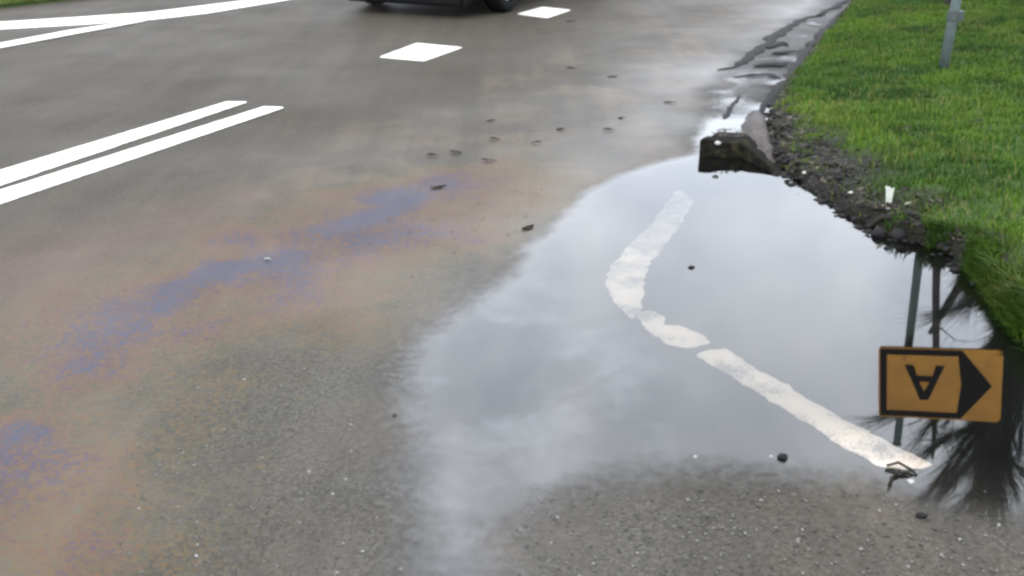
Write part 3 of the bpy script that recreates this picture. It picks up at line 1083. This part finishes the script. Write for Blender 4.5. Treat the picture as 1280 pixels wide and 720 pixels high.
streak([(898, 88), (918, 84), (934, 74), (948, 62), (966, 48), (984, 35), (1004, 23), (1030, 19)], .055, "mud_ridge", "long dark mud ridge along the outer side of the gutter water", seed=1)
streak([(1020, 20), (1045, 8), (1068, -6)], .035, "mud_ridge", "thin mud ridge at the far end of the gutter water", seed=9)
streak([(944, 83), (962, 80), (985, 80)], .06, "mud_ridge", "short level mud ridge across the middle of the gutter water", seed=2)
streak([(965, 67), (985, 64), (1002, 66)], .04, "mud_ridge", "faint level mud ridge further up the gutter water", seed=3)
streak([(918, 98), (940, 94), (960, 93), (975, 99)], .045, "mud_ridge", "curved mud ridge at the lower end of the gutter water", seed=4)
streak([(905, 150), (913, 135), (924, 122)], .028, "mud_ridge", "narrow mud ridge just above the mossy kerb block", seed=5)
streak([(960, 60), (978, 53), (986, 56)], .03, "mud_ridge", "small mud ridge beside the middle of the long ridge", seed=6)

# dark mud rim where the lawn meets the gutter
EP = [(1054, 14), (1036, 34), (1012, 62), (995, 86), (985, 98), (972, 112), (958, 132), (948, 146)]
streak(EP, .055, "mud_edging", "dark mud rim at the lawn edge along the gutter", .03, seed=7)["group"] = ""
del col.objects["mud_edging"]["group"]

# stick lying on the bank
def tube(bm, pts, rads, seg=7):
    rings = []
    for i, p in enumerate(pts):
        a = pts[max(0, i - 1)]; c = pts[min(len(pts) - 1, i + 1)]
        d = (c - a).normalized()
        up = Vector((0, 0, 1)) if abs(d.z) < .9 else Vector((1, 0, 0))
        u = d.cross(up).normalized(); w = u.cross(d)
        rings.append([bm.verts.new(p + (u * math.cos(6.2832 * k / seg) + w * math.sin(6.2832 * k / seg)) * rads[i]) for k in range(seg)])
    for r0, r1 in zip(rings, rings[1:]):
        for k in range(seg):
            bm.faces.new((r0[k], r0[(k + 1) % seg], r1[(k + 1) % seg], r1[k]))
    bm.faces.new(rings[0][::-1]); bm.faces.new(rings[-1])


bm = bmesh.new()
pa, pb = G(1078, 276, .03), G(1148, 284, .03)
pts = [pa.lerp(pb, t / 6) for t in range(7)]
for i, p in enumerate(pts):
    p.z = float(verge_z(np.array(p.x), np.array(p.y))) + .016 + .004 * math.sin(i * 2.0); p.y += .008 * math.sin(i * 1.7)
tube(bm, pts, [.009, .012, .012, .011, .011, .012, .008])
o = obj("stick", bm, twig_mat, None, True)
tag(o, "dark wet stick lying along the foot of the muddy bank", "stick")

# tangle of twigs at the end of the worn line
root = empty("twig_tangle", G(1126, 600))
tag(root, "dark tangle of wet twigs at the near end of the worn white line", "twigs")
o0 = root.location.copy()
for k, pl in enumerate(([(1108, 586), (1122, 584), (1138, 592), (1146, 597)], [(1110, 612), (1114, 602), (1124, 590)], [(1118, 598), (1130, 593), (1134, 599)],
                        [(1112, 610), (1113, 606), (1117, 601)], [(1106, 590), (1116, 592), (1126, 596), (1140, 594)])):
    bm = bmesh.new()
    pts = GL(pl)
    for i, p in enumerate(pts): p.z = .010 + .005 * math.sin(i * 1.3 + k)
    tube(bm, [p - o0 for p in pts], [.0035] + [.004] * (len(pts) - 2) + [.002], 6)
    obj("twig", bm, twig_mat, root, True)

# loose chippings on the near asphalt
rnd = random.Random(11)
protos = []
for k in range(5):
    bm = stone_mesh("chip", (.0042, .0034, .0022), k * 3.3)
    me = bpy.data.meshes.new("stone_chip"); bm.to_mesh(me); bm.free()
    protos.append(me)
base_v = []
tot_v, tot_t = [], []
ofs = 0
for k in range(1300):
    if k % 2: px, py = rnd.uniform(640, 1290), rnd.uniform(612, 735)
    else: px, py = rnd.uniform(150, 520), rnd.uniform(430, 735)
    p = G(px, py)
    me = protos[k % 5]
    co = np.empty(len(me.vertices) * 3, dtype=np.float32); me.vertices.foreach_get("co", co)
    co = co.reshape(-1, 3) * rnd.uniform(.5, 1.25)
    a = rnd.uniform(0, 6.28)
    R_ = np.array([[math.cos(a), -math.sin(a), 0], [math.sin(a), math.cos(a), 0], [0, 0, 1]])
    co = co @ R_.T + np.array([p.x, p.y, .001])
    tr_ = np.empty(len(me.polygons) * 3, dtype=np.int32); me.polygons.foreach_get("vertices", tr_)
    tot_v.append(co); tot_t.append(tr_.reshape(-1, 3) + ofs); ofs += len(co)
chip_me = np_mesh("stone_chippings", np.concatenate(tot_v), tris=np.concatenate(tot_t))
b = MB("chippings")
rn = b.node("ShaderNodeNewGeometry").outputs["Random Per Island"]
lc = b.ramp(rn, [(0.0, (0.03, 0.028, 0.025)), (0.6, (0.07, 0.066, 0.06)), (0.9, (0.10, 0.095, 0.085)), (0.985, (0.16, 0.15, 0.14)), (1.0, (0.3, 0.3, 0.28))])
co_ = link("stone_chippings", chip_me, b.done(b.pbsdf(lc, 0.6, None, .2)))
tag(co_, "pale stone chippings loose on the near asphalt", "chippings", kind="stuff")

# brown crumbs of leaf scattered over the near lane
rnd = random.Random(17)
bm = bmesh.new()
for k in range(230):
    t = rnd.random()
    px, py = 500 + 420 * t + rnd.gauss(0, 60), 290 - 230 * t + rnd.gauss(0, 42)
    if py < 5 or float(poly_sdf(PUDDLE, np.array([G(px, py).x]), np.array([G(px, py).y]))[0]) > -.05: continue
    p = G(px, py, .006)
    r = rnd.uniform(.004, .011); a = rnd.uniform(0, 6.28)
    tt = Vector((math.cos(a), math.sin(a), rnd.uniform(-.1, .2))) * r
    ss = Vector((-math.sin(a), math.cos(a), rnd.uniform(-.1, .3))) * r * .5
    bm.faces.new([bm.verts.new(p + tt), bm.verts.new(p + ss), bm.verts.new(p - tt), bm.verts.new(p - ss)])
o = obj("leaf_crumbs", bm, leaf_brown)
tag(o, "brown crumbs of dead leaves strewn along the near lane", "leaf crumbs", kind="stuff")

# ------------------------------------------------------------------ road sign
galv = simple("galvanised_steel", (0.055, 0.078, 0.074), 0.65, metal=0.0, var=.25, scale=18)
yellow = simple("sign_yellow", (0.66, 0.30, 0.012), 0.5, var=.16, scale=5)
black = simple("sign_black", (0.009, 0.0065, 0.006), 0.6, var=.2, scale=10, spec=.05)
steel_dk = simple("dark_clamp", (0.05, 0.06, 0.06), 0.5, metal=.4, scale=20)
SB = G(1178, 88, .10)
SB.z = float(verge_z(np.array(SB.x), np.array(SB.y))) - .02
LEAN = 0.045
sign = empty("road_sign", SB)
tag(sign, "yellow diversion sign with black arrow and letter A on a leaning grey post", "road sign")
# the plate is laid out from where its reflection shows
Yp = SB.y - 0.19
K = Yp / 8.4
PC = Vector((3.9437 * K, Yp, (2.9477 + CAM_H) * K - CAM_H))
PW, PH, YAW, ROLL = 1.0507 * K, 0.7218 * K, -0.3424, -0.129
top_p = MIR(1121, 555, SB.y)
H_POST = top_p.z - SB.z
base_l = Vector((0, 0, -.1))
top_l = Vector((top_p.x - SB.x, 0, H_POST))
bm = bmesh.new()
PR = .035
tube(bm, [base_l, Vector((top_l.x * .13, 0, H_POST * .13)), top_l], [PR, PR, PR * .92], 18)
obj("post", bm, galv, sign, True)
ax = (top_l - Vector((0, 0, 0))).normalized()
bm = bmesh.new()
tube(bm, [top_l, top_l + ax * .012, top_l + ax * .022], [PR * 1.06, PR * 1.06, PR * .7], 18)
obj("post_cap", bm, steel_dk, sign)
bm = bmesh.new()
cl_ = top_l * (0.40 / H_POST)
tube(bm, [cl_ - ax * .035, cl_ + ax * .035], [PR * 1.22] * 2, 18)
bmesh.ops.create_cube(bm, size=1.0, matrix=Matrix.Translation(cl_ + Vector((PR * 1.2, 0, 0))) @ Matrix.Diagonal((.045, .05, .07, 1)))
obj("clamp", bm, steel_dk, sign)
plate_e_loc = PC - SB


def plate_pt(u, v, y=0.0):
    """u to the right, v up, from the plate's middle"""
    c, s = math.cos(ROLL), math.sin(ROLL)
    a, z = u * c - v * s, u * s + v * c
    cy_, sy_ = math.cos(YAW), math.sin(YAW)
    return Vector((a * cy_ - y * sy_, a * sy_ + y * cy_, z))


def plate_poly(name, pts, y0, y1, mat, parent, loc=None, bev=0):
    bm = bmesh.new()
    vs = [bm.verts.new(plate_pt(u, v, y0)) for u, v in pts]
    f = bm.faces.new(vs)
    ext = bmesh.ops.extrude_face_region(bm, geom=[f])
    for v in ext["geom"]:
        if isinstance(v, bmesh.types.BMVert): v.co += plate_pt(0, 0, y1 - y0)
    bmesh.ops.recalc_face_normals(bm, faces=bm.faces)
    bmesh.ops.triangulate(bm, faces=[f for f in bm.faces if len(f.verts) > 4])
    o = obj(name, bm, mat, parent)
    if loc is not None: o.location = loc
    return o


def rrect(w, h, r, n=5):
    out = []
    for cx, cy, a0 in ((w - r, h - r, 0), (-w + r, h - r, 90), (-w + r, -h + r, 180), (w - r, -h + r, 270)):
        for k in range(n + 1):
            a = math.radians(a0 + 90 * k / n)
            out.append((cx + r * math.cos(a), cy + r * math.sin(a)))
    return out


hw, hh = PW / 2, PH / 2
plate = plate_poly("sign_plate", rrect(hw, hh, .035), .012, -.012, yellow, sign, plate_e_loc)
bt = .052                                  # border line width
tip = hw * .845
sh = hw * .36
outer = [(-hw + .012, hh - .012), (sh, hh - .012), (tip, 0), (sh, -hh + .012), (-hw + .012, -hh + .012)]
inner = [(-hw + .012 + bt, hh - .012 - bt), (sh - .03, hh - .012 - bt), (tip - .225, 0), (sh - .03, -hh + .012 + bt), (-hw + .012 + bt, -hh + .012 + bt)]
bm = bmesh.new()
vo = [[bm.verts.new(plate_pt(u, v, y)) for u, v in outer] for y in (-.0125, -.0155)]
vi = [[bm.verts.new(plate_pt(u, v, y)) for u, v in inner] for y in (-.0125, -.0155)]
for i in range(5):
    j = (i + 1) % 5
    bm.faces.new((vo[1][i], vo[1][j], vi[1][j], vi[1][i]))
    bm.faces.new((vo[0][j], vo[0][i], vi[0][i], vi[0][j]))
    bm.faces.new((vo[0][i], vo[0][j], vo[1][j], vo[1][i]))
    bm.faces.new((vi[0][j], vi[0][i], vi[1][i], vi[1][j]))
bmesh.ops.recalc_face_normals(bm, faces=bm.faces)
obj("arrow_border", bm, black, plate)
# letter A
lw, lh, cu, cv = .15, .155, -hw * .24, -.01
st_ = .058
A_out = [(-lw, -lh), (-lw + st_ * 1.15, -lh), (-lw * .40, -lh * .40), (lw * .40, -lh * .40), (lw - st_ * 1.15, -lh), (lw, -lh), (st_ * .55, lh), (-st_ * .55, lh)]
A_in = [(-lw * .26, -lh * .40 + st_ * .95), (lw * .26, -lh * .40 + st_ * .95), (0, lh * .50)]
bm = bmesh.new()
for y, flip in ((-.0125, True), (-.0155, False)):
    vo = [bm.verts.new(plate_pt(u + cu, v + cv, y)) for u, v in A_out]
    vi = [bm.verts.new(plate_pt(u + cu, v + cv, y)) for u, v in A_in]
    fs = [(vo[0], vo[1], vo[2], vi[0], vo[7]), (vo[2], vo[3], vi[1], vi[0]), (vo[3], vo[4], vo[5], vo[6], vi[1]), (vo[7], vi[0], vi[2]), (vo[6], vi[2], vi[1]), (vo[7], vi[2], vo[6])]
    for f in fs: bm.faces.new(f[::-1] if flip else f)
bmesh.ops.triangulate(bm, faces=bm.faces[:])
obj("letter", bm, black, plate)
# brackets that hold the plate
for v in (hh * .6, -hh * .6):
    zc = plate_e_loc.z + v
    xc = top_l.x * zc / H_POST
    bm = bmesh.new()
    bmesh.ops.create_cube(bm, size=1.0, matrix=Matrix.Translation((xc, -.055, zc)) @ Matrix.Diagonal((.14, .10, .045, 1)))
    tube(bm, [Vector((xc, 0, zc - .02)), Vector((xc + .001, 0, zc + .02))], [PR * 1.18] * 2, 16)
    obj("bracket", bm, steel_dk, sign)

# ------------------------------------------------------------------ trees behind the sign (seen in the water)
bark = simple("bark", (0.035, 0.031, 0.027), 0.8, var=.4, scale=14, bump=.6)
needle = MB("needle_foliage")
rn = needle.node("ShaderNodeNewGeometry").outputs["Random Per Island"]
nc = needle.ramp(rn, [(0.0, (0.012, 0.018, 0.012)), (0.6, (0.028, 0.040, 0.022)), (1.0, (0.055, 0.065, 0.035))])
needle_mat = needle.done(needle.pbsdf(nc, 0.6))


def branch_pts(p, d, L, n, wob, rnd, rise=0.0):
    pts = [p.copy()]
    d = d.normalized()
    for i in range(n):
        d = (d + Vector((rnd.gauss(0, wob), rnd.gauss(0, wob), rnd.gauss(0, wob) + rise))).normalized()
        pts.append(pts[-1] + d * (L / n))
    return pts


# thin bare sapling right behind the sign
rnd = random.Random(21)
Ys = SB.y + 3.4
s_base = MIR(1172, 330, Ys)
k0 = MIR(1169.5, 433, Ys)
dvec = (k0 - s_base)
foot = s_base - dvec * (s_base.z / dvec.z)
sap = empty("sapling", (foot.x, foot.y, 0.05))
tag(sap, "thin bare sapling with a leaning side stem behind the yellow sign", "tree")
bm = bmesh.new()
T = [Vector((0, 0, -.2))] + [dvec * (z / dvec.z) + Vector((.02 * math.sin(z * 1.7), .03 * math.cos(z), 0)) for z in (1, 2, 3, 3.8, 4.4, 4.9, 5.3)]
tube(bm, T, [.055, .05, .047, .044, .04, .036, .03, .018], 9)
obj("trunk", bm, bark, sap, True)
# leaning stem that meets the trunk
bm = bmesh.new()
q0, q1 = MIR(1212, 338, Ys + .1), MIR(1178, 392, Ys + .05)
o0 = Vector(sap.location)
dq = q1 - q0
tube(bm, [q0 - dq * (q0.z / dq.z) * .55 - o0, q0 - o0, q1 - o0, q1 + dq * .5 - o0], [.06, .055, .045, .022], 8)
obj("limb", bm, bark, sap, True)
bm = bmesh.new()
for z in np.linspace(3.2, 5.0, 8):
    p = dvec * (z / dvec.z)
    a = rnd.uniform(0, 6.28)
    pts = branch_pts(p, Vector((math.cos(a), math.sin(a), .7)), rnd.uniform(.35, .9), 5, .2, rnd, .05)
    tube(bm, pts, [.012, .010, .008, .006, .004, .002], 4)
    for j in (2, 3, 4):
        tube(bm, branch_pts(pts[j], Vector((rnd.gauss(0, 1), rnd.gauss(0, 1), .8)), .25, 3, .2, rnd), [.004, .003, .002, .001], 3)
tag(obj("twigs", bm, bark, sap), kind="stuff")

# feathery multi-stemmed tree at the right
rnd = random.Random(33)
Yt = SB.y + .8
foot = G(1352, 84)
tree = empty("feathery_tree", (foot.x, foot.y, 0.12))
tag(tree, "dark feathery multi-stemmed tree standing right of the yellow sign", "tree")
HT = 4.5
bm = bmesh.new()
tube(bm, [Vector((0, 0, -.2)), Vector((.02, 0, .5)), Vector((-.02, .02, 1.2)), Vector((-.05, 0, 2.2)), Vector((-.06, 0, 3.2))], [.13, .11, .09, .06, .03], 10)
obj("trunk", bm, bark, tree, True)
sprays = []
for k in range(64):
    z0 = .35 + 3.1 * k / 63
    a = rnd.uniform(0, 6.28)
    bx = -.45 if k % 2 else .35
    L = rnd.uniform(.9, 1.7) * (1.0 - .07 * z0)
    d = Vector((math.cos(a) * .55 + bx, math.sin(a) * .6, 1.15 + .14 * z0))
    pts = branch_pts(Vector((-.03, 0, z0)), d, L, 7, .10, rnd, .03)
    bm = bmesh.new()
    tube(bm, pts, [.017, .015, .012, .010, .008, .006, .004, .002], 5)
    obj("limb", bm, bark, tree, True)
    sprays.append(pts)
V, Q, T3, ofs = [], [], [], 0
for pts in sprays:
    for j in range(1, 8):
        for _ in range(48):
            p = pts[j - 1].lerp(pts[j], rnd.random())
            ld_ = (pts[j] - pts[j - 1]).normalized()
            d = (ld_ * 2.1 + Vector((rnd.gauss(0, .42), rnd.gauss(0, .42), rnd.gauss(.15, .3)))).normalized()
            L = rnd.uniform(.2, .6)
            w = rnd.uniform(.0012, .0028)
            sd = d.cross(Vector((rnd.gauss(0, 1), rnd.gauss(0, 1), rnd.gauss(0, 1)))).normalized() * w
            b_ = d + Vector((0, 0, -.25))
            V += [p - sd, p + sd, p + d * L * .5 + sd, p + d * L * .5 - sd, p + d * L * .5 + b_.normalized() * L * .5]
            Q.append([ofs, ofs + 1, ofs + 2, ofs + 3]); T3.append([ofs + 3, ofs + 2, ofs + 4]); ofs += 5
me = np_mesh("crown", np.array([v[:] for v in V]), quads=Q, tris=T3)
tag(link("crown", me, needle_mat, tree), kind="stuff")

# ------------------------------------------------------------------ car on the far lane
body_m = simple("dark_blue_paint", (0.004, 0.0045, 0.007), 0.3, var=.1, scale=3, spec=.25)
glass_m = simple("car_glass", (0.010, 0.012, 0.013), 0.06, var=.05)
tyre_m = simple("tyre_rubber", (0.007, 0.007, 0.007), 0.8, var=.3, scale=30, spec=.1)
rim_m = simple("alloy_rim", (0.32, 0.33, 0.34), 0.35, metal=.8, var=.1)
lamp_m = simple("headlamp_glass", (0.62, 0.64, 0.66), 0.12, var=.1)
trim_m = simple("black_trim", (0.005, 0.005, 0.005), 0.7, var=.2, spec=.08)
plate_m = simple("blank_plate", (0.70, 0.55, 0.06), 0.4, var=.05)
car = empty("car", (0, 0, 0))
tag(car, "dark car driving on the far lane, only its underside in view", "car")


def loft(sections, mat, name, parent, smooth=True):
    bm = bmesh.new()
    rings = [[bm.verts.new(v) for v in s_] for s_ in sections]
    m = len(rings[0])
    for r0, r1 in zip(rings, rings[1:]):
        for k in range(m):
            bm.faces.new((r0[k], r0[(k + 1) % m], r1[(k + 1) % m], r1[k]))
    bm.faces.new(rings[0][::-1]); bm.faces.new(rings[-1])
    bmesh.ops.recalc_face_normals(bm, faces=bm.faces)
    return obj(name, bm, mat, parent, smooth)


# +x is forward; section: x, half width at sill / shoulder, bottom, shoulder and bonnet height
def body_sec(x, w0, w1, zb, zs, zt):
    h = [(w0 * .86, zb), (w0, zb + .07), (w1, (zb + zs) / 2), (w1 * .985, zs - .06), (w1 * .93, zs), (w1 * .62, zt)]
    return [(x, y, z) for y, z in h] + [(x, -y, z) for y, z in h[::-1]]


S = [(2.10, .50, .55, .26, .56, .60), (2.04, .70, .74, .19, .64, .68), (1.88, .80, .83, .17, .72, .78), (1.45, .86, .89, .17, .82, .88), (.90, .87, .90, .18, .90, .96),
     (.0, .87, .90, .18, .93, .97), (-1.1, .87, .90, .18, .95, .99), (-1.7, .84, .87, .20, .97, 1.0), (-2.02, .76, .80, .24, .95, .98), (-2.10, .60, .66, .32, .88, .92)]
loft([body_sec(*s_) for s_ in S], body_m, "body", car)


def cab_sec(x, w, zb, zt, wt):
    h = [(w, zb), (wt + (w - wt) * .3, zb + (zt - zb) * .7), (wt, zt - .03), (wt * .8, zt)]
    return [(x, y, z) for y, z in h] + [(x, -y, z) for y, z in h[::-1]]


loft([cab_sec(.98, .78, .93, .98, .70), cab_sec(.35, .80, .93, 1.36, .60), cab_sec(-.2, .80, .93, 1.46, .60), cab_sec(-1.0, .80, .94, 1.46, .60), cab_sec(-1.55, .78, .95, 1.34, .58), cab_sec(-1.98, .72, .93, 1.0, .62)],
     glass_m, "windows", car)
loft([cab_sec(.36, .62, 1.33, 1.385, .56), cab_sec(-.2, .63, 1.43, 1.485, .56), cab_sec(-1.0, .63, 1.43, 1.485, .56), cab_sec(-1.6, .62, 1.31, 1.37, .54)], body_m, "roof", car)
for y in (-.80, .80):
    for x0, x1 in ((.95, .32), (-.38, -.34), (-1.25, -1.72)):
        bm = bmesh.new()
        tube(bm, [Vector((x0, y, .94)), Vector((x1, y * .79, 1.38))], [.035, .03], 6)
        obj("pillar", bm, body_m, car)
bm = bmesh.new()
bmesh.ops.create_cube(bm, size=1, matrix=Matrix.Translation((1.96, 0, .21)) @ Matrix.Diagonal((.24, 1.44, .17, 1)))
bmesh.ops.bevel(bm, geom=bm.edges[:], offset=.03, segments=2, affect='EDGES')
obj("bumper", bm, trim_m, car)
bm = bmesh.new()
bmesh.ops.create_cube(bm, size=1, matrix=Matrix.Translation((2.085, 0, .50)) @ Matrix.Diagonal((.05, .8, .12, 1)))
obj("grille", bm, trim_m, car)
bm = bmesh.new()
bmesh.ops.create_cube(bm, size=1, matrix=Matrix.Translation((2.13, 0, .36)) @ Matrix.Diagonal((.015, .52, .11, 1)))
obj("number_plate", bm, plate_m, car)
for y in (-.60, .60):
    bm = bmesh.new()
    bmesh.ops.create_icosphere(bm, subdivisions=2, radius=1, matrix=Matrix.Translation((1.97, y, .62)) @ Matrix.Diagonal((.13, .17, .075, 1)))
    obj("headlight", bm, lamp_m, car, True)
    bm = bmesh.new()
    bmesh.ops.create_cube(bm, size=1, matrix=Matrix.Translation((.72, y * 1.60, 1.0)) @ Matrix.Diagonal((.10, .18, .12, 1)))
    bmesh.ops.bevel(bm, geom=bm.edges[:], offset=.03, segments=2, affect='EDGES')
    obj("mirror", bm, body_m, car)
for x in (1.30, -1.30):
    for y in (-.80, .80):
        wo = empty("wheel", (x, y, .315)); wo.parent = car
        bm = bmesh.new()
        prof = [(.20, -.10), (.29, -.105), (.312, -.08), (.315, 0), (.312, .08), (.29, .105), (.20, .10)]
        rings = []
        for k in range(32):
            a = 6.28318 * k / 32
            rings.append([bm.verts.new((r * math.cos(a), yy, r * math.sin(a))) for r, yy in prof])
        for k in range(32):
            for j in range(6):
                bm.faces.new((rings[k][j], rings[(k + 1) % 32][j], rings[(k + 1) % 32][j + 1], rings[k][j + 1]))
        obj("tyre", bm, tyre_m, wo, True)
        bm = bmesh.new()
        sg = 1 if y > 0 else -1
        bmesh.ops.create_cone(bm, cap_ends=True, segments=28, radius1=.20, radius2=.20, depth=.12, matrix=Matrix.Rotation(math.pi / 2, 4, 'X'))
        for k in range(5):
            a = 6.28318 * k / 5
            bmesh.ops.create_cube(bm, size=1, matrix=Matrix.Rotation(a, 4, 'Y') @ Matrix.Translation((.10, sg * .07, 0)) @ Matrix.Diagonal((.2, .03, .05, 1)))
        obj("rim", bm, rim_m, wo)
CORNER = G(580, 9, .13)
fwd = -ROAD_DIR
lft = Vector((-fwd.y, fwd.x, 0))
cpos = CORNER - fwd * 2.04 - lft * .72
car.location = (cpos.x, cpos.y, 0.002)
car.rotation_euler = (0, 0, math.atan2(fwd.y, fwd.x))
